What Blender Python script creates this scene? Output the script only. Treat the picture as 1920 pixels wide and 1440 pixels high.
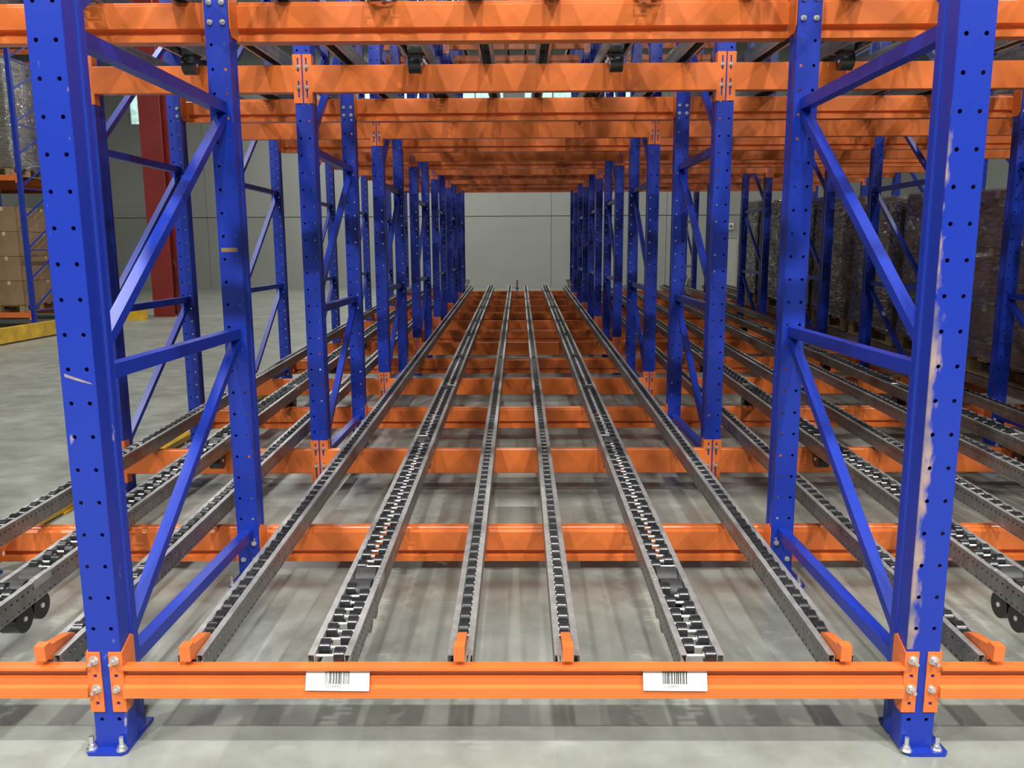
import bpy, math, random
from mathutils import Matrix, Vector
random.seed(7)
S = bpy.context.scene
for o in list(bpy.data.objects): bpy.data.objects.remove(o)
COL = S.collection

# ------------------------------------------------------------------ camera, light, exposure
CX, H, F = 0.0245, 1.54, 1498.0
cam = bpy.data.cameras.new('camera'); camo = bpy.data.objects.new('camera', cam); COL.objects.link(camo)
cam.sensor_width = 36.0; cam.lens = F / 1920 * 36; cam.clip_start = .05; cam.clip_end = 200
camo.matrix_world = (Matrix.Translation((CX, 0, H)) @ Matrix.Rotation(.009, 4, 'Z')
                     @ Matrix.Rotation(math.pi / 2 - .1657, 4, 'X') @ Matrix.Rotation(-.0047, 4, 'Z'))
S.camera = camo
W = bpy.data.worlds.new('world'); S.world = W; W.use_nodes = True
bg = W.node_tree.nodes['Background']; bg.inputs[0].default_value = (.86, .94, 1, 1); bg.inputs[1].default_value = .05
S.view_settings.view_transform = 'Standard'; S.view_settings.look = 'None'
S.view_settings.gamma = 1; S.view_settings.use_curve_mapping = False; S.view_settings.exposure = -0.1
LAMPS = []
def lamp(x, y, p, z=9.6, s=.42):
    l = bpy.data.lights.new('high_bay_light', 'AREA'); l.shape = 'DISK'; l.size = s; l.energy = p; l.color = (1, .985, .95)
    o = bpy.data.objects.new('high_bay_light', l); COL.objects.link(o); o.location = (x, y, z); LAMPS.append((x, y, z, s))
for x in (-9.5, -3.2, 3.2, 9.5): lamp(x, -5.2, 1130)
for x in (-6.5, 0.3, 6.5): lamp(x, -1.2, 560)
for y in (5., 12., 19., 26., 31): lamp(-6.4, y, 330)
for y in (6., 13.): lamp(.0, y, 60)
for y in (9., 22.): lamp(7.5, y, 190)
lamp(0, 27, 420); lamp(8, 28, 220)

# ------------------------------------------------------------------ materials
def mat(name, col, rough=.5, metal=0., noise=0., nscale=6., bump=0., bscale=60., spec=.5, coords='Object', dark=None, rvar=0.):
    m = bpy.data.materials.new(name); m.use_nodes = True; nt = m.node_tree; N = nt.nodes; L = nt.links
    b = N['Principled BSDF']; b.inputs['Roughness'].default_value = rough; b.inputs['Metallic'].default_value = metal
    b.inputs['Specular IOR Level'].default_value = spec
    b.inputs['Base Color'].default_value = (*col, 1)
    tc = N.new('ShaderNodeTexCoord')
    if noise or rvar:
        n = N.new('ShaderNodeTexNoise'); n.inputs['Scale'].default_value = nscale; n.inputs['Detail'].default_value = 5
        L.new(tc.outputs[coords], n.inputs['Vector'])
        r = N.new('ShaderNodeValToRGB'); d = dark or tuple(c * (1 - noise) for c in col); u = tuple(min(1, c * (1 + noise * .6)) for c in col)
        r.color_ramp.elements[0].position = .3; r.color_ramp.elements[1].position = .7
        r.color_ramp.elements[0].color = (*d, 1); r.color_ramp.elements[1].color = (*u, 1)
        L.new(n.outputs['Fac'], r.inputs['Fac']); L.new(r.outputs['Color'], b.inputs['Base Color'])
        if rvar:
            mr = N.new('ShaderNodeMapRange'); mr.inputs['To Min'].default_value = rough - rvar; mr.inputs['To Max'].default_value = rough + rvar
            L.new(n.outputs['Fac'], mr.inputs['Value']); L.new(mr.outputs['Result'], b.inputs['Roughness'])
    if bump:
        n2 = N.new('ShaderNodeTexNoise'); n2.inputs['Scale'].default_value = bscale; n2.inputs['Detail'].default_value = 3
        L.new(tc.outputs[coords], n2.inputs['Vector'])
        bp = N.new('ShaderNodeBump'); bp.inputs['Strength'].default_value = bump; bp.inputs['Distance'].default_value = .002
        L.new(n2.outputs['Fac'], bp.inputs['Height']); L.new(bp.outputs['Normal'], b.inputs['Normal'])
    return m
BLUE = (.007, .029, .32)
M = {}
M['blue'] = mat('blue paint', BLUE, .34, noise=.12, nscale=3, bump=.06, bscale=160)
M['orange'] = mat('orange paint', (.66, .155, .032), .32, noise=.10, nscale=4, bump=.05, bscale=120)
M['steel'] = mat('galvanised steel', (.44, .435, .42), .40, .55, noise=.22, nscale=22, bump=.04, bscale=90, rvar=.08)
M['zinc'] = mat('zinc plated bolts', (.78, .78, .76), .28, .9, noise=.1, nscale=80)
M['chrome'] = mat('polished axle steel', (.86, .86, .87), .24, .45)
M['rubber'] = mat('black roller plastic', (.018, .018, .020), .24, noise=.3, nscale=60)
M['drum'] = mat('dark brake roller rubber', (.035, .035, .034), .5, noise=.3, nscale=40, bump=.1, bscale=120)
M['yellow'] = mat('yellow guard paint', (.75, .46, .03), .4, noise=.2, nscale=5, dark=(.52, .30, .02))
M['red'] = mat('red column paint', (.23, .020, .014), .45, noise=.15, nscale=2)
M['card'] = mat('brown carton', (.25, .155, .080), .75, noise=.22, nscale=2.2, bump=.15, bscale=14)
M['card2'] = mat('dark carton', (.16, .115, .075), .75, noise=.22, nscale=2.6, bump=.15, bscale=14)
M['wood'] = mat('pallet wood', (.33, .22, .11), .8, noise=.3, nscale=9, bump=.2, bscale=30)
M['tape'] = mat('packing tape', (.55, .42, .24), .35)
M['label'] = mat('white label', (.85, .85, .84), .45)
M['ink'] = mat('black ink', (.02, .02, .02), .6)
M['guide'] = mat('grey guide plate', (.42, .42, .38), .55, noise=.1, nscale=8)
M['doorw'] = mat('off white door', (.52, .51, .47), .5, noise=.04)
M['lampbody'] = mat('lamp housing', (.6, .6, .6), .4, .5)
M['chip'] = mat('bare scratched paint', (.30, .23, .24), .5, noise=.3, nscale=60)
M['black'] = mat('black cable rubber', (.02, .02, .02), .6)

def worn_blue():
    """paint rubbed off along the left edge of the front post, where pallets have struck it"""
    m = mat('worn blue paint', BLUE, .34, bump=.06, bscale=160); nt = m.node_tree; N = nt.nodes; L = nt.links; b = N['Principled BSDF']
    tc = N.new('ShaderNodeTexCoord'); sx = N.new('ShaderNodeSeparateXYZ'); L.new(tc.outputs['Object'], sx.inputs[0])
    def math_(op, a, bb, clamp=False):
        n = N.new('ShaderNodeMath'); n.operation = op; n.use_clamp = clamp
        for i, v in enumerate((a, bb)):
            if isinstance(v, (int, float)): n.inputs[i].default_value = v
            else: L.new(v, n.inputs[i])
        return n.outputs[0]
    n1 = N.new('ShaderNodeTexNoise'); n1.inputs['Scale'].default_value = 26; n1.inputs['Detail'].default_value = 6
    mp = N.new('ShaderNodeMapping'); mp.inputs['Scale'].default_value = (1, 1, .45); L.new(tc.outputs['Object'], mp.inputs[0]); L.new(mp.outputs[0], n1.inputs['Vector'])
    edge = math_('MULTIPLY', math_('SUBTRACT', -.026, sx.outputs['X']), 30)               # grows towards the left edge
    z1 = N.new('ShaderNodeMapRange'); z1.inputs['From Min'].default_value = 1.6; z1.inputs['From Max'].default_value = 1.2; L.new(sx.outputs['Z'], z1.inputs['Value'])
    mx = math_('ADD', math_('ADD', edge, math_('MULTIPLY', z1.outputs[0], .62)), math_('MULTIPLY', n1.outputs['Fac'], 3.2))
    mk = math_('MULTIPLY', math_('SUBTRACT', mx, 2.18), 2.2, True)
    low = math_('GREATER_THAN', sx.outputs['Z'], .34); mk = math_('MULTIPLY', mk, low)
    mk = math_('MULTIPLY', mk, math_('LESS_THAN', sx.outputs['Y'], .004)); up = math_('LESS_THAN', sx.outputs['Z'], 1.95); mk = math_('MULTIPLY', mk, up)
    n2 = N.new('ShaderNodeTexNoise'); n2.inputs['Scale'].default_value = 9; L.new(tc.outputs['Object'], n2.inputs['Vector'])
    cr = N.new('ShaderNodeValToRGB'); cr.color_ramp.elements[0].color = (.10, .10, .20, 1); cr.color_ramp.elements[1].color = (.38, .27, .23, 1)
    cr.color_ramp.elements[0].position = .35; cr.color_ramp.elements[1].position = .65
    L.new(n2.outputs['Fac'], cr.inputs[0])
    mix = N.new('ShaderNodeMix'); mix.data_type = 'RGBA'; mix.inputs[6].default_value = (*BLUE, 1)
    L.new(mk, mix.inputs[0]); L.new(cr.outputs[0], mix.inputs[7]); L.new(mix.outputs[2], b.inputs['Base Color'])
    return m
M['worn'] = worn_blue()
def scuffed_blue():
    m = mat('scuffed blue paint', BLUE, .34, bump=.06, bscale=160); nt = m.node_tree; N = nt.nodes; L = nt.links; b = N['Principled BSDF']
    tc = N.new('ShaderNodeTexCoord'); mp = N.new('ShaderNodeMapping'); mp.inputs['Scale'].default_value = (1, 1, .3)
    mp.inputs['Rotation'].default_value = (0, .4, 0); L.new(tc.outputs['Object'], mp.inputs[0])
    n = N.new('ShaderNodeTexNoise'); n.inputs['Scale'].default_value = 30; n.inputs['Detail'].default_value = 4; L.new(mp.outputs[0], n.inputs['Vector'])
    cr = N.new('ShaderNodeValToRGB'); cr.color_ramp.elements[0].position = .66; cr.color_ramp.elements[1].position = .73
    cr.color_ramp.elements[0].color = (*BLUE, 1); cr.color_ramp.elements[1].color = (.30, .26, .36, 1)
    L.new(n.outputs['Fac'], cr.inputs[0]); L.new(cr.outputs[0], b.inputs['Base Color']); return m
M['scuff'] = scuffed_blue()

def perforated_steel():
    """galvanised side wall with two rows of punched holes (cut through with transparency)"""
    m = mat('shaded perforated steel', (.25, .248, .24), .42, .6, noise=.22, nscale=22, rvar=.08)  # base darker than the track tops: the walls' shade is in the colour
    nt = m.node_tree; N = nt.nodes; L = nt.links; b = N['Principled BSDF']; out = N['Material Output']
    tc = N.new('ShaderNodeTexCoord'); sx = N.new('ShaderNodeSeparateXYZ'); L.new(tc.outputs['Object'], sx.inputs[0])
    def mth(op, a, bb=0.):
        n = N.new('ShaderNodeMath'); n.operation = op
        for i, v in enumerate((a, bb)):
            if isinstance(v, (int, float)): n.inputs[i].default_value = v
            else: L.new(v, n.inputs[i])
        return n.outputs[0]
    fy = mth('SUBTRACT', mth('MODULO', sx.outputs['Y'], .033), .0165)
    masks = []
    for zc, r in ((-.024, .0048), (-.070, .0046)):
        dz = mth('SUBTRACT', sx.outputs['Z'], zc)
        d2 = mth('ADD', mth('MULTIPLY', fy, fy), mth('MULTIPLY', dz, dz))
        masks.append(mth('LESS_THAN', d2, r * r))
    mk = mth('MAXIMUM', masks[0], masks[1])
    tr = N.new('ShaderNodeBsdfTransparent'); mx = N.new('ShaderNodeMixShader')
    L.new(mk, mx.inputs[0]); L.new(b.outputs[0], mx.inputs[1]); L.new(tr.outputs[0], mx.inputs[2]); L.new(mx.outputs[0], out.inputs[0])
    return m
M['perf'] = perforated_steel()

def concrete():
    m = bpy.data.materials.new('polished concrete floor'); m.use_nodes = True; nt = m.node_tree; N = nt.nodes; L = nt.links; b = N['Principled BSDF']
    tc = N.new('ShaderNodeTexCoord')
    def noise(sc, det, out='Fac', mp=None):
        n = N.new('ShaderNodeTexNoise'); n.inputs['Scale'].default_value = sc; n.inputs['Detail'].default_value = det; n.inputs['Roughness'].default_value = .6
        src = tc.outputs['Object']
        if mp:
            q = N.new('ShaderNodeMapping'); q.inputs['Scale'].default_value = mp; L.new(src, q.inputs[0]); src = q.outputs[0]
        L.new(src, n.inputs['Vector']); return n.outputs[out]
    a = noise(.9, 8); c = noise(5, 10); d = noise(40, 6)
    r1 = N.new('ShaderNodeValToRGB'); e = r1.color_ramp.elements; e[0].position = .3; e[1].position = .7
    e[0].color = (.212, .228, .203, 1); e[1].color = (.318, .332, .298, 1); L.new(a, r1.inputs[0])
    r2 = N.new('ShaderNodeValToRGB'); e = r2.color_ramp.elements; e[0].position = .35; e[1].position = .68
    e[0].color = (.80, .79, .76, 1); e[1].color = (1.12, 1.12, 1.10, 1); L.new(c, r2.inputs[0])
    mx = N.new('ShaderNodeMix'); mx.data_type = 'RGBA'; mx.blend_type = 'MULTIPLY'; mx.inputs[0].default_value = 1
    L.new(r1.outputs[0], mx.inputs[6]); L.new(r2.outputs[0], mx.inputs[7])
    s = noise(2.6, 4, mp=(1, 2.6, 1))                                                 # pale trowel smears
    r3 = N.new('ShaderNodeValToRGB'); e = r3.color_ramp.elements; e[0].position = .62; e[1].position = .72; e[0].color = (0, 0, 0, 1); e[1].color = (.35, .35, .35, 1); L.new(s, r3.inputs[0])
    m2 = N.new('ShaderNodeMix'); m2.data_type = 'RGBA'; L.new(r3.outputs[0], m2.inputs[0]); L.new(mx.outputs[2], m2.inputs[6]); m2.inputs[7].default_value = (.44, .44, .40, 1)
    L.new(m2.outputs[2], b.inputs['Base Color'])
    mr = N.new('ShaderNodeMapRange'); mr.inputs['To Min'].default_value = .24; mr.inputs['To Max'].default_value = .46; L.new(c, mr.inputs['Value']); L.new(mr.outputs[0], b.inputs['Roughness'])
    bp = N.new('ShaderNodeBump'); bp.inputs['Strength'].default_value = .12; bp.inputs['Distance'].default_value = .002; L.new(d, bp.inputs['Height']); L.new(bp.outputs[0], b.inputs['Normal'])
    return m
M['floor'] = concrete()
M['wall'] = mat('grey green wall panel', (.33, .345, .32), .6, noise=.06, nscale=.6, bump=.08, bscale=8)
M['wallup'] = mat('grey upper wall panel', (.35, .36, .335), .6, noise=.05, nscale=.5, bump=.05, bscale=8)
M['ceil'] = mat('pale ceiling sheet', (.45, .46, .45), .7, noise=.05, nscale=.4)
def emit(name, col, s):
    m = bpy.data.materials.new(name); m.use_nodes = True; nt = m.node_tree; N = nt.nodes; b = N['Principled BSDF']
    b.inputs['Base Color'].default_value = (*col, 1); b.inputs['Emission Color'].default_value = (*col, 1); b.inputs['Emission Strength'].default_value = s
    b.inputs['Roughness'].default_value = .1
    tc = N.new('ShaderNodeTexCoord'); n = N.new('ShaderNodeTexNoise'); n.inputs['Scale'].default_value = 5; nt.links.new(tc.outputs['Object'], n.inputs['Vector'])
    r = N.new('ShaderNodeValToRGB'); r.color_ramp.elements[0].color = (*[c * .62 for c in col], 1); r.color_ramp.elements[1].color = (*col, 1)
    r.color_ramp.elements[0].position = .4; r.color_ramp.elements[1].position = .6
    nt.links.new(n.outputs['Fac'], r.inputs[0]); nt.links.new(r.outputs[0], b.inputs['Emission Color']); return m
M['window'] = emit('daylit window glass', (.62, .95, .88), .95)
def film():
    m = bpy.data.materials.new('stretch film'); m.use_nodes = True; nt = m.node_tree; N = nt.nodes; L = nt.links
    for n in list(N):
        if n.type != 'OUTPUT_MATERIAL': N.remove(n)
    out = N['Material Output']; g = N.new('ShaderNodeBsdfGlossy'); g.inputs['Roughness'].default_value = .10; g.inputs['Color'].default_value = (.9, .93, .93, 1)
    t = N.new('ShaderNodeBsdfTransparent'); t.inputs[0].default_value = (.86, .87, .86, 1); mx = N.new('ShaderNodeMixShader')
    tc = N.new('ShaderNodeTexCoord'); mp = N.new('ShaderNodeMapping'); mp.inputs['Scale'].default_value = (1.2, 1.2, 5); L.new(tc.outputs['Object'], mp.inputs[0])
    n = N.new('ShaderNodeTexNoise'); n.inputs['Scale'].default_value = 5; n.inputs['Detail'].default_value = 4; n.inputs['Distortion'].default_value = 1.2; L.new(mp.outputs[0], n.inputs['Vector'])
    bp = N.new('ShaderNodeBump'); bp.inputs['Strength'].default_value = .9; bp.inputs['Distance'].default_value = .02; L.new(n.outputs['Fac'], bp.inputs['Height']); L.new(bp.outputs[0], g.inputs['Normal'])
    mr = N.new('ShaderNodeMapRange'); mr.inputs['From Min'].default_value = .35; mr.inputs['From Max'].default_value = .7; mr.inputs['To Min'].default_value = .12; mr.inputs['To Max'].default_value = .6
    L.new(n.outputs['Fac'], mr.inputs['Value']); L.new(mr.outputs[0], mx.inputs[0]); L.new(t.outputs[0], mx.inputs[1]); L.new(g.outputs[0], mx.inputs[2]); L.new(mx.outputs[0], out.inputs[0]); return m
M['film'] = film()

# ------------------------------------------------------------------ mesh builder
class MB:
    def __init__(s): s.v = []; s.f = []; s.m = []; s.mats = []
    def mi(s, k):
        if k not in s.mats: s.mats.append(k)
        return s.mats.index(k)
    def add(s, vs, fs, k):
        n = len(s.v); s.v += vs; i = s.mi(k)
        for f in fs: s.f.append(tuple(n + a for a in f)); s.m.append(i)
        return s
    def box(s, x0, x1, y0, y1, z0, z1, k):
        vs = [(x, y, z) for z in (z0, z1) for y in (y0, y1) for x in (x0, x1)]
        return s.add(vs, [(0, 2, 3, 1), (4, 5, 7, 6), (0, 1, 5, 4), (2, 6, 7, 3), (0, 4, 6, 2), (1, 3, 7, 5)], k)
    def prism(s, pts, axis, a0, a1, k):
        """closed profile pts (ccw) pushed along an axis. axis x: pts are (y,z); y: (x,z); z: (x,y)"""
        n = len(pts)
        def P(p, a): return {'x': (a, p[0], p[1]), 'y': (p[0], a, p[1]), 'z': (p[0], p[1], a)}[axis]
        vs = [P(p, a0) for p in pts] + [P(p, a1) for p in pts]
        fs = [(i, (i + 1) % n, n + (i + 1) % n, n + i) for i in range(n)] + [tuple(range(n))[::-1], tuple(range(n, 2 * n))]
        if axis == 'y': fs = [f[::-1] for f in fs]
        return s.add(vs, fs, k)
    def sheet(s, pts, axis, a0, a1, t, k):
        """open profile given thickness t (each leg a thin slab, overlapping at the folds)"""
        for (a, b) in zip(pts, pts[1:]):
            dx, dy = b[0] - a[0], b[1] - a[1]; l = math.hypot(dx, dy); ux, uy = dx / l * t / 2, dy / l * t / 2
            q = [(a[0] - ux + uy, a[1] - uy - ux), (b[0] + ux + uy, b[1] + uy - ux), (b[0] + ux - uy, b[1] + uy + ux), (a[0] - ux - uy, a[1] - uy + ux)]
            s.prism(q, axis, a0, a1, k)
        return s
    def cyl(s, p0, p1, r, n, k, r1=None, caps=True):
        p0 = Vector(p0); p1 = Vector(p1); d = (p1 - p0).normalized(); r1 = r if r1 is None else r1
        a = d.orthogonal().normalized(); b = d.cross(a)
        vs = []
        for (p, rr) in ((p0, r), (p1, r1)):
            for i in range(n):
                t = 2 * math.pi * (i + .5) / n; vs.append(tuple(p + a * math.cos(t) * rr + b * math.sin(t) * rr))
        fs = [(i, (i + 1) % n, n + (i + 1) % n, n + i) for i in range(n)]
        s.add(vs, fs, k)
        if caps: s.add(vs, [tuple(range(n))[::-1], tuple(range(n, 2 * n))], k)
        return s
    def mesh(s, name, smooth=False):
        me = bpy.data.meshes.new(name); me.from_pydata(s.v, [], s.f)
        for k in s.mats: me.materials.append(M[k])
        me.polygons.foreach_set('material_index', s.m)
        if smooth: me.polygons.foreach_set('use_smooth', [len(f) == 4 for f in s.f])
        me.update(); return me
def ob(name, me, parent=None, loc=(0, 0, 0), rot=None, label=None):
    if isinstance(me, MB): me = me.mesh(name)
    o = bpy.data.objects.new(name, me); COL.objects.link(o); o.location = loc
    if rot: o.rotation_euler = rot
    if parent is not None: o.parent = parent
    if label: o['label'] = label
    return o
def thing(name, label, cat, loc=(0, 0, 0), group=None, rot=None, me=None):
    o = bpy.data.objects.new(name, me); COL.objects.link(o); o.location = loc
    if me is None: o.empty_display_size = .1
    if rot: o.rotation_euler = rot
    o['label'] = label; o['category'] = cat
    if group: o['group'] = group
    return o
def struct(name, mb, loc=(0, 0, 0)):
    o = ob(name, mb, None, loc); o['kind'] = 'structure'; return o

# ------------------------------------------------------------------ the hall
YW = 34.5
struct('floor', MB().box(-21, 17, -9, YW + .4, -.3, 0, 'floor'))
struct('ceiling', MB().box(-21, 17, -9, YW + .4, 10.6, 10.8, 'ceil'))
wb = struct('wall_back', MB().box(-21, 17, YW + .12, YW + .4, 0, 10.6, 'wall'))
joints = [-20.9] + [-18.07 + 4.87 * i for i in range(0, 8)][0:8]
joints = [j for j in joints if j < 16.5] + [16.9]
for z0, z1, k in ((0.0, 2.955, 'wall'), (2.985, 10.55, 'wallup')):
    for a, b in zip(joints, joints[1:]):
        if z0 > 1:
            x0, x1 = -16.15, -15.5
            if a < x0 < b:                                            # upper panel with the window opening
                p = MB().box(a + .008, x0, 0, .12, z0, z1, k).box(x1, b - .008, 0, .12, z0, z1, k).box(x0, x1, 0, .12, z0, 6.75, k).box(x0, x1, 0, .12, 8.35, z1, k)
                ob('panel', p, wb, (0, YW, 0)); continue
        ob('panel', MB().box(a + .008, b - .008, 0, .12, z0, z1, k), wb, (0, YW, 0))
struct('wall_left', MB().box(-21, -20.8, -9, YW, 0, 10.6, 'wall'))
struct('wall_right', MB().box(16.8, 17, -9, YW, 0, 10.6, 'wall'))
w1 = struct('window_1', MB().box(-16.15, -15.5, .05, .07, 6.75, 8.35, 'window'), (0, YW, 0))
fr = MB()
for a in ((-16.15, -16.10, 6.75, 8.35), (-15.55, -15.5, 6.75, 8.35), (-16.1, -15.55, 6.75, 6.80), (-16.1, -15.55, 8.30, 8.35)): fr.box(a[0], a[1], -.02, .05, a[2], a[3], 'guide')
ob('window_frame', fr, w1)
# the high row of windows glimpsed between the beams
for i, (x0, x1) in enumerate(((-6.3, -3.9), (-2.9, -.6), (.3, 2.6), (3.6, 5.9))):
    w = struct('window_%d' % (i + 2), MB().box(x0, x1, -.012, -.004, 7.0, 8.2, 'window'), (0, YW, 0))
    f2 = MB()
    for a in ((x0 - .05, x0, 6.95, 8.25), (x1, x1 + .05, 6.95, 8.25), (x0, x1, 6.95, 7.0), (x0, x1, 8.2, 8.25), ((x0 + x1) / 2 - .03, (x0 + x1) / 2 + .03, 7, 8.2)):
        f2.box(a[0], a[1], -.05, -.001, a[2], a[3], 'guide')
    ob('window_frame', f2, w)
d = struct('door_1', MB().box(8.36, 9.26, -.03, -.002, .01, 2.02, 'doorw'), (0, YW, 0))
fr = MB()
for a in ((8.28, 8.36, 0, 2.1), (9.26, 9.34, 0, 2.1), (8.36, 9.26, 2.02, 2.1)): fr.box(a[0], a[1], -.07, -.002, a[2], a[3], 'guide')
ob('door_frame', fr, d); ob('door_handle', MB().cyl((8.45, -.09, 1.02), (8.58, -.09, 1.02), .012, 8, 'zinc').cyl((8.47, -.09, 1.02), (8.47, -.02, 1.02), .01, 6, 'zinc'), d)
tl = thing('wall_lamp', 'small white emergency lamp with a brown lens fixed above the far door', 'lamp', (8.98, YW, 2.5), me=MB().box(-.11, .11, -.09, 0, -.13, .13, 'label').mesh('wall_lamp'))
ob('lamp_lens', MB().cyl((0, -.1, 0), (0, -.14, 0), .07, 10, 'card'), tl)
# lamp housings
hm = MB().cyl((0, 0, .0), (0, 0, .28), .42, 14, 'lampbody', .12, caps=False).cyl((0, 0, .28), (0, 0, .968), .02, 6, 'lampbody').mesh('high_bay_lamp')
for i, (x, y, z, s) in enumerate(LAMPS):
    thing('high_bay_lamp', 'round grey high bay lamp hanging from the ceiling', 'lamp', (x, y, z + .02), 'high bay lamps under the ceiling', me=hm)

# ------------------------------------------------------------------ rack constants
PD = [2.27, 3.57, 4.95, 6.20, 7.44, 8.68, 9.92, 11.16, 12.4, 13.64, 14.88, 16.12, 17.36, 18.45]
ROWS = [-2.55, -1.25, 1.25, 3.80, 6.30]
ROWN = ['open left end of the rack', 'left side of the centre bay', 'right side of the centre bay', 'far side of the right-hand bay', 'right edge beyond the pallets']
TOP = 6.95
def zbeam(D, lev, rear):
    if lev == 0: return .222 + .0265 * (D - 3.6) if rear else .29 + .0235 * (D - 4.95)
    return (.299 if rear else .277) + .0265 * (D - 3.6) + 2.31 * lev
def zrail(D, lev=0): return .305 + .032 * (D - 2.27) + (2.348 if lev == 1 else 2.342) * lev
ORD = ['first', 'second', 'third', 'fourth', 'fifth', 'sixth', 'seventh', 'eighth', 'ninth', 'tenth', 'eleventh', 'twelfth', 'thirteenth', 'last']

# ---- perforated post: web faces -y, flanges run back
def post_mesh(depth=.12):
    b = MB(); hw, t, hx, r = .049, .003, .027, .0066
    n0 = 1; nrow = int(TOP / .1)
    def cell(x0, x1, z0, z1, cx, cz, k):
        oc = [(cx + r * math.cos(math.pi / 4 * i), cz + r * math.sin(math.pi / 4 * i)) for i in range(8)]
        mx, mz = cx, cz
        bd = [(x1, mz), (x1, z1), (mx, z1), (x0, z1), (x0, mz), (x0, z0), (mx, z0), (x1, z0)]
        for y, flip in ((0, 0), (t, 1)):
            vs = [(p[0], y, p[1]) for p in oc] + [(p[0], y, p[1]) for p in bd]
            fs = [(i, 8 + i, 8 + (i + 1) % 8, (i + 1) % 8) for i in range(8)]
            b.add(vs, [f[::-1] for f in fs] if flip else fs, k)
        b.add([(p[0], y, p[1]) for y in (0, t) for p in oc], [(i, (i + 1) % 8, 8 + (i + 1) % 8, 8 + i) for i in range(8)], k)
    for i in range(nrow):
        zc = .0067 + .1 * (i + 1); z0 = zc - .05; z1 = zc + .05
        if i == 0: z0 = .012
        if zc + .05 > TOP: break
        cell(-hw, 0, z0, z1, -hx, zc, 'blue'); cell(0, hw, z0, z1, hx, zc, 'blue')
    zt = z1
    for s in (-1, 1):
        prof = [(s * hw, .0020), (s * hw, depth * .48), (s * (hw - .006), depth * .54), (s * (hw - .006), depth * .62), (s * hw, depth * .68), (s * hw, depth - .012), (s * (hw - .008), depth), (s * (hw - .028), depth)]
        b.sheet(prof, 'z', .012, zt, t, 'blue')
    return b.mesh('post')
PF = post_mesh(.125); PR = post_mesh(.10)
def plate_mesh(s):
    x0, x1 = (-.075, .052) if s < 0 else (-.040, .090)
    b = MB(); e = .012
    b.prism([(x0 + e, -.03), (x1 - e, -.03), (x1, -.03 + e), (x1, .165), (x0, .165), (x0, -.03 + e)], 'z', 0, .012, 'blue'); return b.mesh('base_plate')
PLATE = {-1: plate_mesh(-1), 1: plate_mesh(1)}
def bolt_mesh(L=.03, r=.011):
    """axis -y: washer, hex nut, threaded stud"""
    b = MB(); b.cyl((0, 0, 0), (0, -.003, 0), r * 1.35, 12, 'zinc').cyl((0, -.003, 0), (0, -.013, 0), r, 6, 'zinc').cyl((0, -.013, 0), (0, -L, 0), r * .55, 8, 'zinc'); return b.mesh('bolt')
BOLT = bolt_mesh(); BOLTS = bolt_mesh(.018, .009)
ab = MB(); ab.cyl((0, 0, 0), (0, 0, .003), .017, 12, 'zinc').cyl((0, 0, .003), (0, 0, .015), .012, 6, 'zinc').cyl((0, 0, .015), (0, 0, .042), .007, 8, 'zinc'); ANCH = ab.mesh('anchor_bolt')

def brace_mesh(y0, z0, y1, z1, wd=.045, tk=.034, t=.0025):
    """folded channel between two points in the frame's plane"""
    d = Vector((0, y1 - y0, z1 - z0)); L = d.length; d.normalize(); n = Vector((0, -d.z, d.y))
    if n.z < 0: n = -n
    b = MB(); c = Vector((0, y0, z0)); X = Vector((1, 0, 0))
    def slab(a0, a1, b0, b1):
        vs = [tuple(c + X * a + n * bb + d * l) for l in (0, L) for bb in (b0, b1) for a in (a0, a1)]
        b.add(vs, [(0, 2, 3, 1), (4, 5, 7, 6), (0, 1, 5, 4), (2, 6, 7, 3), (0, 4, 6, 2), (1, 3, 7, 5)], 'blue')
    h = wd / 2; slab(-h, h, -tk / 2, tk / 2)
    return b.mesh('brace')
_br = {}
def frame(row, fi):
    x = ROWS[row]; d0, d1 = PD[2 * fi], PD[2 * fi + 1]; dep = round(d1 - d0, 3)
    if fi == 0 and row in (1, 2):
        lab = 'nearest blue frame at %s of the centre bay, %s' % (('left', 'paint scratched on its front post') if row == 1 else ('right', 'brown wear on its front post'))
    else:
        w = ['nearest', 'second nearest', 'third', 'fourth', 'fifth', 'sixth', 'farthest'][fi]
        lab = '%s blue upright frame from the front, %s' % (w, ROWN[row])
    r = thing('upright_frame', lab, 'rack frame', (x, d0, 0), 'blue upright frames of the pallet rack')
    for j, (yy, me) in enumerate(((0, PF), (dep, PR))):
        p = ob('post', me, r, (0, yy, 0))
        if fi == 0 and j == 0 and row in (1, 2):
            p.material_slots[0].link = 'OBJECT'; p.material_slots[0].material = M['scuff'] if row == 1 else M['worn']
        pl = ob('base_plate', PLATE[-1 if row < 2 else 1], r, (0, yy - .06 * j, 0))
        if fi < 2 or row in (0,):
            sx = -1 if row < 2 else 1
            for (bx, by) in ((sx * .062, -.008), (sx * .062, .150), (-sx * .034, -.013)):
                ob('anchor_bolt', ANCH, pl, (bx, by, .012))
    a, e = .118, dep + .004; zs = [.235, 1.176, 2.150, 3.125, 4.095, 5.065, 6.035]
    key = dep
    if key not in _br:
        L = []
        for z in zs: L.append(brace_mesh(a, z, e, z, .045, .045))
        for z, z2 in zip(zs, zs[1:]): L.append(brace_mesh(a, z + .06, e, z2 - .035, .040, .034))
        _br[key] = L
    for me in _br[key]: ob('brace', me, r)
for row in range(5):
    for fi in range(7): frame(row, fi)
fr0 = [o for o in bpy.data.objects if o.name.startswith('upright_frame') and abs(o.location.x + 1.25) < .01 and abs(o.location.y - PD[0]) < .01][0]
ps = sorted([c for c in fr0.children if c.name.startswith('post')], key=lambda c: c.location.y)
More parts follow.
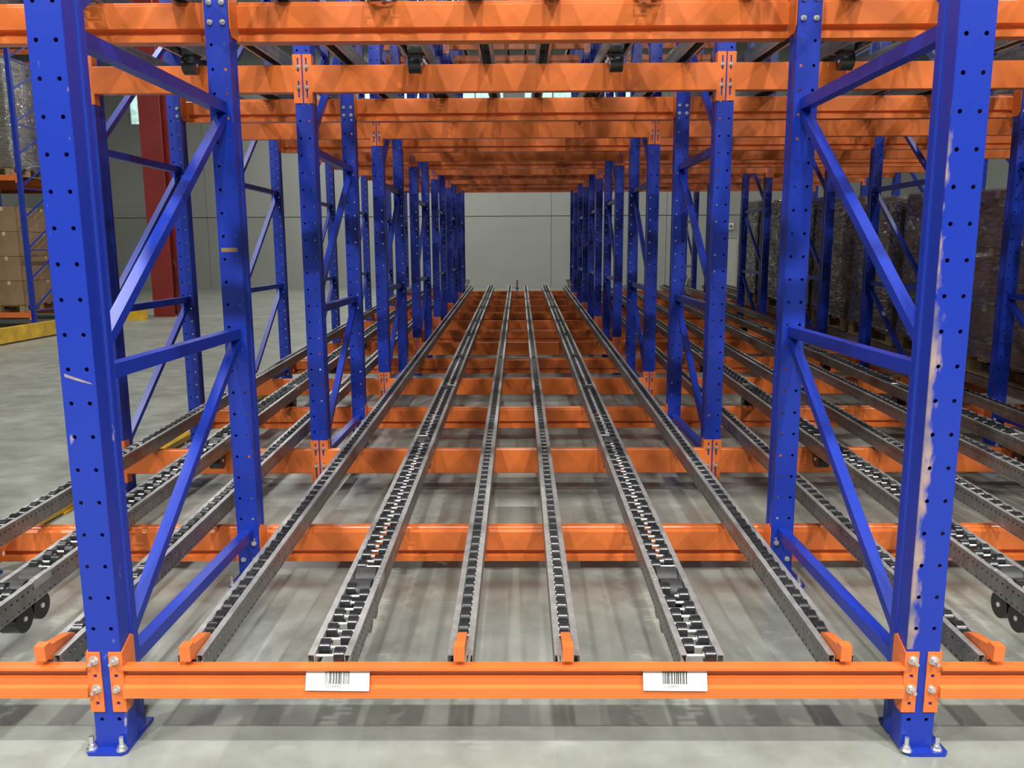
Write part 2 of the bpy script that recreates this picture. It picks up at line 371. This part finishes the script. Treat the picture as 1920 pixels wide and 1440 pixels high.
ob('scrape_mark', MB().box(-.040, .033, -.0006, 0, -.009, .009, 'card'), ps[1], (0, 0, 1.548), label='brown scrape mark')
ob('scrape_mark', MB().prism([(-.040, .012), (.036, -.016), (.040, -.020), (.006, -.012), (-.038, .002)], 'y', -.0006, 0, 'chip'), ps[0], (0, 0, 1.183), label='bare scratch through the paint')

# ------------------------------------------------------------------ beams
BAYS = [(0, 1), (1, 2), (2, 3), (3, 4)]
BAYN = ['narrow left bay', 'centre bay', 'right-hand bay', 'outer right bay']
def body_mesh(w, kind):
    """kind 'front': pick-face step beam; 'flush': plain box; 'rear': box with a lip groove near the bottom"""
    b = MB(); h = w / 2
    if kind == 'front':
        prof = [(0, 0), (0, -.008), (.022, -.010), (.022, -.032), (.012, -.036), (.012, -.060), (.000, -.066), (-.002, -.098), (.042, -.100), (.042, 0)]
    elif kind == 'flush':
        prof = [(.002, 0), (0, -.003), (0, -.152), (.003, -.155), (.05, -.155), (.05, 0)]
    else:
        prof = [(.022, 0), (.018, -.006), (.018, -.012), (0, -.022), (0, -.112), (.024, -.117), (.024, -.136), (0, -.142), (0, -.168), (.06, -.170), (.06, 0)]
    b.prism(prof, 'x', -h, h, 'orange')
    return b.mesh('beam_body')
def conn_mesh(kind, s):
    """folded end plate. s=+1: plate at the beam's left end, hugging a post to its left. origin: post centre line, post face, beam top"""
    b = MB(); t = .004
    if kind == 'front':
        z0, z1 = -.150, .048; e = .012
        # face plate with four round bolt holes, cut from strips
        def face(x0, x1):
            hs = [.022, -.030, -.072, -.121]
            xm = (x0 + x1) / 2 + s * (-.002); r = .0055
            b.box(x0, xm - r, -t - .0004, -.0004, z0, z1, 'orange'); b.box(xm + r, x1, -t - .0004, -.0004, z0, z1, 'orange')
            zc = z1
            for hz in hs: b.box(xm - r, xm + r, -t - .0004, -.0004, hz + r, zc, 'orange'); zc = hz - r
            b.box(xm - r, xm + r, -t - .0004, -.0004, z0, zc, 'orange')
        if s > 0: face(.013, .0555)
        else: face(-.0555, -.013)
        X0, X1 = (.0515, .0555) if s > 0 else (-.0555, -.0515)
        b.prism([(0, z0), (.03, z0), (.075, z0 + .045), (.075, z1 + .02), (.06, z1 + .03), (0, z1)], 'x', X0, X1, 'orange')
    elif kind == 'flush':
        z0, z1 = -.215, .062; w0, w1 = (.004, .0515); xs = (.020, .029)
        P = lambda a: s * a
        def bx(a0, a1, za, zb):
            x0, x1 = sorted((P(a0), P(a1))); b.box(x0, x1, -t - .0004, -.0004, za, zb, 'orange')
        bx(w0, xs[0], z0, z1); bx(xs[1], w1, z0, z1)
        sl = [(z1 - .022, z1 - .100), (z1 - .150, z1 - .245)]
        bx(xs[0], xs[1], sl[0][0], z1); bx(xs[0], xs[1], sl[1][0], sl[0][1]); bx(xs[0], xs[1], z0, sl[1][1])
        X0, X1 = sorted((s * .0515, s * .0555)); b.box(X0, X1, -t, .06, z0, z1, 'orange')
    else:                                                             # rear: plate hugs the post's side, behind its face
        X0, X1 = sorted((s * .0515, s * .0555)); z0, z1 = -.168, .045
        b.prism([(-.098, z0 + .03), (-.08, z0), (.006, z0), (.006, z1 - .03), (-.07, z1), (-.10, z1 - .02)], 'x', X0, X1, 'orange')
        x0, x1 = sorted((s * .012, s * .0515)); b.box(x0, x1, .000, .004, z0, z1 - .03, 'orange')
    return b.mesh('connector')
CONN = {(k, s): conn_mesh(k, s) for k in ('front', 'flush', 'rear') for s in (-1, 1)}
_bm = {}
def beam(bay, pi, lev):
    r0, r1 = BAYS[bay]; xa, xb = ROWS[r0], ROWS[r1]; xc = (xa + xb) / 2
    kind = 'front' if pi == 0 else ('flush' if pi % 2 == 0 else 'rear')
    D = PD[pi]
    if kind == 'rear': D += .105
    zt = zbeam(D, lev, kind == 'rear') if pi else .284 + 2.31 * lev
    w = xb - xa - .11
    if (bay, kind) not in _bm: _bm[bay, kind] = body_mesh(w, kind)
    LN = ['floor level', 'the level overhead', 'the topmost level'][lev]
    if pi == 0: lab = 'front pick-face orange beam of the %s, %s' % (BAYN[bay], LN)
    else: lab = 'orange cross beam of the %s at %s, %s from the front' % (BAYN[bay], LN, ORD[pi])
    r = thing('rack_crossbar', lab, 'rack beam', (xc, D, zt), 'orange beams across the pallet rack')
    y0 = -.014 if kind == 'front' else (-.006 if kind == 'flush' else 0)
    ob('beam_body', _bm[bay, kind], r, (0, y0, 0))
    for s, xp in ((1, xa), (-1, xb)):
        c = ob('connector', CONN[kind, s], r, (xp - xc, 0 if kind != 'rear' else 0, 0))
        if pi > 4: continue
        if kind == 'front':
            for z in (.022, -.072): ob('bolt', BOLT if (z > -.05 or s < 0) else BOLTS, c, (s * .0335 + (-.002 * s), -.004, z))
        elif kind == 'flush':
            for z in (-.010, -.125) if lev else (.010, -.105): ob('bolt', BOLTS, c, (s * .0245, -.004, z))
        else:
            for z in ((-.036, -.115) if pi == 1 else (-.085, -.14)): ob('bolt', BOLTS, c, (s * .027, -.106, z))
for bay in range(4):
    for pi in range(14):
        for lev in range(3):
            if bay == 3 and lev == 2: continue
            beam(bay, pi, lev)

# ------------------------------------------------------------------ roller rails
Y0, Y1 = 2.30, 17.40
TH = math.atan(.032); RL = (Y1 - Y0) / math.cos(TH)
def rail_walls(wide):
    b = MB(); o, i = (.067, .046) if wide else (.039, .0185); t = .002
    for s in (-1, 1):
        xo, xi = sorted((s * o, s * (o - t))); b.box(xo, xi, 0, RL, -.078, -t, 'perf')
        a, c = sorted((s * o, s * i)); b.box(a, c, 0, RL, -t - .0004, -.0004, 'steel')
        a, c = sorted((s * i, s * (i + t))); b.box(a, c, 0, RL, -.040, -t, 'steel')
        a, c = sorted((s * o, s * (o - .014))); b.box(a, c, 0, RL, -.080, -.078, 'steel')
    if wide:
        y = .25
        while y < RL: b.box(-o + t, o - t, y, y + .04, -.074, -.070, 'steel'); y += .6
    return b.mesh('side_channels')
WALL = {w: rail_walls(w) for w in (0, 1)}
def roller(b, x0, x1, y, z, r, n, k='rubber'):
    b.cyl((x0, y, z), (x1, y, z), r, n, k)
NP, WP = .0785, .051                                              # roller pitch, axle pitch
def roll_mesh(n=12):
    b = MB(); b.cyl((-.0155, 0, 0), (.0155, 0, 0), .030, n, 'rubber')
    b.cyl((-.0185, -NP / 2, .003), (.0185, -NP / 2, .003), .0036, 6, 'chrome')
    for s in (-1, 1): b.cyl((s * .0155, 0, 0), (s * .0175, 0, 0), .009, 8, 'chrome')
    return b.mesh('roller', True)
def wheel_mesh(n=16):
    b = MB(); b.cyl((-.0155, 0, 0), (.0155, 0, 0), .0275, n, 'rubber')
    for s in (-1, 1):
        b.cyl((s * .0155, 0, 0), (s * .0162, 0, 0), .021, 12, 'drum').cyl((s * .0162, 0, 0), (s * .0178, 0, 0), .0105, 10, 'chrome')
    return b.mesh('wheel', True)
def axle_mesh(): return MB().cyl((-.046, 0, 0), (.046, 0, 0), .0048, 8, 'chrome').mesh('axle', True)
ROLL, WHEEL, AXLE = roll_mesh(), wheel_mesh(), axle_mesh()
BR = [2.87, 4.86, 6.50, 8.10, 9.70, 11.10, 12.9, 14.5, 16.0]
def far_rollers(wide, ya, yb, low=False):
    b = MB(); n = 6 if low else 8
    y = ya
    if not wide:
        while y < yb:
            b.cyl((-.0155, y, -.020), (.0155, y, -.020), .030, n, 'rubber')
            b.box(-.0185, .0185, y - NP / 2 - .003, y - NP / 2 + .003, -.020, -.013, 'chrome') if not low else None
            y += NP
    else:
        i = 0
        while y < yb:
            D = Y0 + y
            if not any(abs(D - q) < .085 for q in BR):
                s = -1 if i % 2 else 1
                b.cyl((s * .0125, y, -.017), (s * .0435, y, -.017), .0275, n, 'rubber')
                b.cyl((-.046, y, -.017), (.046, y, -.017), .0048, 5, 'chrome', caps=False)
            y += WP; i += 1
    me = b.mesh('far_rollers'); return me
def drum_mesh():
    b = MB(); b.cyl((-.038, 0, 0), (.038, 0, 0), .052, 20, 'drum').cyl((-.046, 0, 0), (.046, 0, 0), .008, 8, 'chrome')
    b.cyl((-.040, 0, 0), (.040, 0, 0), .020, 12, 'chrome')
    b.cyl((-.036, -.03, -.088), (.036, -.03, -.088), .052, 20, 'rubber').cyl((-.04, -.03, -.088), (.04, -.03, -.088), .01, 8, 'chrome'); return b.mesh('brake_roller', True)
DRUM = drum_mesh()
SPL = MB().box(-.011, .011, -.055, .055, 0, .003, 'steel').box(.009, .011, -.055, .055, -.03, 0, 'steel').cyl((0, -.04, .003), (0, -.04, .006), .005, 6, 'zinc').cyl((0, .04, .003), (0, .04, .006), .005, 6, 'zinc').mesh('splice_plate')
def stop_mesh():
    b = MB(); b.prism([(-.036, -.002), (-.003, -.002), (-.003, .047), (-.036, .047)], 'x', -.0165, .0165, 'orange')
    b.prism([(-.003, -.014), (.13, -.014), (.13, .006), (.105, .016), (-.003, .036)], 'x', -.0150, .0150, 'orange')
    return b.mesh('end_stop')
STOP = stop_mesh()
FAR = {}
def rails(bay, xs, lev, near):
    LN = ['floor level', 'level overhead', 'topmost level'][lev]
    for k, (x, wide) in enumerate(xs):
        lane = 'left lane' if k < 3 and len(xs) > 3 else ('right lane' if len(xs) > 3 else 'single lane')
        pos = ['left-hand narrow', 'wide staggered', 'right-hand narrow'][k % 3]
        lab = '%s roller track of the %s in the %s, %s' % (pos, lane, BAYN[bay], LN)
        r = thing('roller_track', lab, 'roller track', (x, Y0, zrail(Y0, lev)), 'galvanised roller tracks of the flow rack', rot=(TH, 0, 0))
        ob('side_channel', WALL[wide], r)
        yn = near
        if yn > 0:
            if not wide:
                y = .19
                while y < yn:
                    ob('roller', ROLL, r, (0, y, -.020)); y += NP
            else:
                y, i = .025, 0
                while y < yn:
                    if not any(abs(Y0 + y - q) < .085 for q in BR):
                        s = -1 if i % 2 else 1
                        ob('axle', AXLE, r, (0, y, -.017)); ob('wheel', WHEEL, r, (s * .028, y, -.017))
                    y += WP; i += 1
            key = (wide, round(y, 3), lev > 0)
        else:
            y = .03; key = (wide, .03, lev > 0)
        if key not in FAR: FAR[key] = far_rollers(wide, y, RL - .03, lev > 0)
        fo = ob('roller_run', FAR[key], r); fo['kind'] = 'stuff'
        if wide:
            for q in BR:
                for dq in (-.052, .058) if (lev == 0 and q < 3) else (0,):
                    ob('brake_roller', DRUM, r, (0, (q + dq - Y0) / math.cos(TH), -.047))
                if lev == 0: ob('splice_plate', SPL, r, (.057 if x < CX else -.057, (q - Y0) / math.cos(TH), .0005))
        elif (lev == 0 and bay < 3) or lev:
            ob('end_stop', STOP, r, (0, 0, 0), label='orange end stop')
XS = {0: [(-2.30, 0), (-1.865, 1), (-1.445, 0)],
      1: [(-1.0, 0), (-.567, 1), (-.161, 0), (.171, 0), (.587, 1), (1.015, 0)],
      2: [(1.476, 0), (1.90, 1), (2.29, 0), (2.76, 0), (3.14, 1), (3.56, 0)],
      3: [(4.02, 0), (4.45, 1), (4.88, 0)]}
for lev in range(3):
    for bay in range(4):
        if bay == 3 and lev == 2: continue
        near = 0
        if lev == 0: near = {0: 2.5, 1: 3.2, 2: 2.6, 3: 0}[bay]
        rails(bay, XS[bay], lev, near)

# grey entry guides at the far, loading end
for i, (x, s) in enumerate(((-1.09, 1), (1.11, -1), (3.68, 1), (-.01, 0))):
    b = MB()
    if s:
        b.prism([(-.06 * s, .20), (.02 * s, .20), (.07 * s, .33), (-.02 * s, .345)], 'y', -.02, .12, 'guide').box(-.04, .04, .0, .05, 0, .20, 'guide')
    else: b.box(-.02, .02, 0, .03, 0, .33, 'guide').box(-.045, .045, 0, .03, .14, .16, 'guide')
    thing('entry_guide', ['grey pallet entry guide at the left far end of the centre bay', 'grey pallet entry guide at the right far end of the centre bay', 'grey pallet entry guide at the far end of the right-hand bay', 'small grey divider between the centre bay lanes at their far end'][i], 'guide', (x, 17.353, zbeam(17.36, 0, False) + .002), 'entry guides at the loading end', me=b.mesh('entry_guide'))

# ------------------------------------------------------------------ barcode labels on the front beam
def text_mesh(txt, size):
    c = bpy.data.curves.new('t', 'FONT'); c.body = txt; c.size = size; c.align_x = 'CENTER'; c.extrude = .00012
    o = bpy.data.objects.new('t', c); COL.objects.link(o); bpy.context.view_layer.update()
    me = bpy.data.meshes.new_from_object(o.evaluated_get(bpy.context.evaluated_depsgraph_get()))
    bpy.data.objects.remove(o); me.materials.clear(); me.materials.append(M['ink']); return me
def barcode(x, txt, lab, tilt):
    zt, zb = .2740, .2110
    r = thing('barcode_label', lab, 'label', (x, 2.2700, zt), 'barcode labels on the front beam', rot=(-.32, tilt, 0), me=MB().box(-.0975, .0975, -.0008, 0, zb - zt, 0, 'label').mesh('barcode_label'))
    b = MB(); xx = -.039; rnd = random.Random(txt)
    while xx < .036:
        w = rnd.choice((.0012, .0012, .0024, .0036)); b.box(xx, xx + w, -.0011, -.0008, -.043, -.001, 'ink'); xx += w + rnd.choice((.0012, .0012, .0024))
    p = ob('bars', b, r); p['kind'] = 'stuff'
    ob('lettering', text_mesh(txt, .0130), r, (-.012, -.0010, -.0540), (math.pi / 2, 0, 0))
barcode(-.534, 'S126A02', 'white barcode label reading S126A02 on the front orange beam', .012)
barcode(.498, 'S126A01', 'white barcode label reading S126A01 on the front orange beam', .010)

# ------------------------------------------------------------------ wrapped pallets
def pallet_parts(r, w, dp):
    for y in (-.42, -.21, 0, .21, .42):
        ob('deck_board', _pb('deck', w), r, (0, y * dp / 1.0, .125))
    for x in (-1, 0, 1):
        ob('runner', _pb('run', dp), r, (x * (w / 2 - .06), 0, 0))
_pm = {}
def _pb(k, l):
    if (k, l) not in _pm:
        _pm[k, l] = (MB().box(-l / 2, l / 2, -.065, .065, 0, .02, 'wood') if k == 'deck'
                     else MB().box(-.05, .05, -l / 2, l / 2, 0, .02, 'wood').box(-.05, .05, -l / 2, -l / 2 + .14, .02, .125, 'wood').box(-.05, .05, -.07, .07, .02, .125, 'wood').box(-.05, .05, l / 2 - .14, l / 2, .02, .125, 'wood')).mesh(k)
    return _pm[k, l]
def carton_mesh(x, y, z, k):
    b = MB(); g = .004
    b.box(-x / 2 + g, x / 2 - g, -y / 2 + g, y / 2 - g, g, z - g, k)
    b.box(-.03, .03, -y / 2 + g - .001, y / 2 - g + .001, .84 * z, z - g + .001, 'tape').box(-x / 2 + g - .001, x / 2 - g + .001, -.03, .03, .86 * z, z - g + .001, 'tape')
    return b.mesh('carton')
_cm = {}
def load(x, y, z, w, dp, h, k, plab, llab, nx=2, ny=2, nz=3, flm=True, tilt=0., cats=('wrapped load',), grp='wrapped pallet loads in the outer right bay', yr=0.):
    pr = thing('wooden_pallet', plab, 'pallet', (x, y, z), grp.replace('loads', 'pallets'), rot=(tilt, 0, yr)); pallet_parts(pr, w, dp)
    lr = thing('wrapped_load' if flm else 'carton_stack', llab, 'load', (x, y - .147 * math.sin(tilt), z + .147 * math.cos(tilt)), grp, rot=(tilt, 0, yr))
    key = (round(w / nx, 3), round(dp / ny, 3), round(h / nz, 3), k)
    if key not in _cm: _cm[key] = carton_mesh(*key)
    for a in range(nx):
        for b_ in range(ny):
            for c in range(nz):
                ob('carton', _cm[key], lr, ((a + .5) * w / nx - w / 2 + random.uniform(-.004, .004), (b_ + .5) * dp / ny - dp / 2, c * h / nz))
    if flm:
        fb = MB(); g = .008; N = 10                                 # slightly bulging skin over the load
        for s in (0, 1, 2, 3):
            for i in range(N):
                for j in range(N):
                    def P(i, j):
                        u, v = i / N, j / N
                        bu = .012 * math.sin(math.pi * u) * math.sin(math.pi * v) + .004 * math.sin(9 * u + 7 * v + s)
                        X, Y = w / 2 + g, dp / 2 + g
                        c4 = [(-X, -Y), (X, -Y), (X, Y), (-X, Y)]; p, q = c4[s], c4[(s + 1) % 4]
                        nx_, ny_ = [(0, -1), (1, 0), (0, 1), (-1, 0)][s]
                        return (p[0] + (q[0] - p[0]) * u + nx_ * bu, p[1] + (q[1] - p[1]) * u + ny_ * bu, v * (h + .012) + .002)
                    fb.add([P(i, j), P(i + 1, j), P(i + 1, j + 1), P(i, j + 1)], [(0, 1, 2, 3)], 'film')
        fm = fb.mesh('stretch_film', True); ob('stretch_film', fm, lr)
PW = ['nearest', 'second', 'third', 'fourth', 'fifth', 'sixth', 'seventh', 'last']
for i in range(8):
    y = 5.30 + i * 1.24; hh = [1.42, 1.40, 1.42, 1.36, 1.44, 1.42, 1.44, 1.50][i]
    z = zrail(y) + .012
    load(4.47, y, z, 1.02, 1.12, hh, 'card2' if i in (3, 5) else 'card',
         '%s wooden pallet in the row under film-wrapped cartons at the right' % PW[i],
         '%s film-wrapped brown carton load in the pallet row at the right' % PW[i], 2, 2, [3, 3, 4, 3, 4, 3, 3, 4][i], tilt=TH)

# ------------------------------------------------------------------ left background racks across the aisle
RX = -10.0
pm = MB()
pm.sheet([(-.04, .0), (-.04, .07)], 'z', .012, 7.2, .003, 'blue').sheet([(.04, .0), (.04, .07)], 'z', .012, 7.2, .003, 'blue').box(-.04, .04, -.002, .001, .012, 7.2, 'blue').box(-.06, .06, -.03, .11, 0, .012, 'blue')
PM2 = pm.mesh('post')
BM2 = MB().prism([(0, 0), (0, -.11), (.045, -.11), (.045, 0)], 'x', -1.30, 1.30, 'orange').mesh('beam_body')
CM2 = MB().box(-.02, .02, -.006, -.002, -.16, .04, 'orange').mesh('connector')
for s, (ya, yb) in enumerate(((16.4, 17.5), (18.8, 19.9))):
    w = ['front', 'rear'][s]
    for i in range(3):
        fr_ = thing('background_frame', '%s blue frame of the %s rack across the left aisle' % (['corner', 'middle', 'outer'][i], w), 'rack frame', (RX - 2.7 * i, ya, 0), 'blue frames of the racks across the aisle')
        ob('post', PM2, fr_); ob('post', PM2, fr_, (0, yb - ya, 0))
        zz = [.35 + .62 * k for k in range(11)]
        for a, b_ in zip(zz, zz[1:]):
            ob('brace', brace_mesh(.07, a + .03, yb - ya, b_ - .03, .03, .022), fr_) if i < 1 else None
        for a in zz[::2]: ob('brace', brace_mesh(.07, a, yb - ya, a, .03, .022), fr_)
    for i in range(2):
        for j, z in enumerate((.33, 3.08, 5.75)):
            for q, yy in enumerate((ya, yb)):
                t = thing('background_crossbar', '%s orange beam, %s side of the %s background rack, %s bay' % (['low', 'middle', 'high'][j], ['near', 'far'][q], w, ['first', 'second'][i]), 'rack beam', (RX - 1.35 - 2.7 * i, yy + (-.048 if q == 0 else .079), z), 'orange beams of the racks across the aisle')
                ob('beam_body', BM2, t)
                for sx in (-1.33, 1.33): ob('connector', CM2, t, (sx, 0, 0))
        for j, z in enumerate((.33, 3.08)):
            for k, xx in enumerate((-.68, -1.98)):
                load(RX + xx - 2.7 * i, (ya + yb) / 2 + .02, z + .001, 1.12, 1.22, (1.98 if j == 0 else 2.15) + .05 * k, 'card' if (i + j + k) % 2 == 0 else 'card2',
                     'wooden pallet, %s level of %s background rack, %s place of %s bay' % (['low', 'upper'][j], w, ['right', 'left'][k], ['first', 'second'][i]),
                     'tall carton load, %s level of %s background rack, %s place of %s bay' % (['low', 'upper'][j], w, ['right', 'left'][k], ['first', 'second'][i]),
                     2, 2, 4, flm=(j == 1 and k == 0), grp='carton loads in the racks across the aisle')

# red building column, guards
c = thing('steel_column', 'dark red steel building column standing in the left aisle', 'column', (-8.5, 19.2, 0))
ob('column_shaft', MB().box(-.27, .23, 0, .03, 0, 10.58, 'red').box(-.27, .23, .42, .45, 0, 10.58, 'red').box(-.035, -.005, .03, .42, 0, 10.58, 'red').box(-.27, .23, .03, .42, 0, .04, 'red'), c)
cb = MB(); pts = [(.30, 0.0, 1.35), (.34, -.02, 1.2), (.37, -.02, .95), (.33, 0, .75), (.31, .0, .4), (.31, 0, .02)]
for a, b_ in zip(pts, pts[1:]): cb.cyl(a, b_, .012, 6, 'black')
ob('cable', cb, c)
gm = MB()
g1 = thing('guard_bar', 'long yellow floor guard rail running beside the racks across the aisle', 'guard rail', (-8.72, 0, 0), 'yellow guard rails')
ob('kerb', MB().box(-.06, .06, 9.0, 15.4, .03, .28, 'yellow'), g1)
for y in (9.1, 11.1, 13.1, 15.3): ob('foot', MB().box(-.09, .09, y - .08, y + .08, 0, .03, 'yellow'), g1)
g2 = thing('guard_bar', 'short yellow guard block at the foot of the rack by the red column', 'guard rail', (-8.95, 18.3, 0), 'yellow guard rails', me=MB().box(-.7, .42, -.05, .05, 0, .26, 'yellow').mesh('guard_block'))
g3 = thing('guard_bar', 'low yellow guard bar lying along the outer left side of the rack', 'guard rail', (-2.74, 0, 0), 'yellow guard rails')
ob('bar', MB().prism([(-.045, .01), (.045, .01), (.045, .055), (.025, .075), (-.025, .075), (-.045, .055)], 'y', 2.6, 8.6, 'yellow'), g3)
for y in (2.8, 4.6, 6.6, 8.4): ob('foot', MB().box(-.06, .06, y - .05, y + .05, 0, .01, 'yellow'), g3)
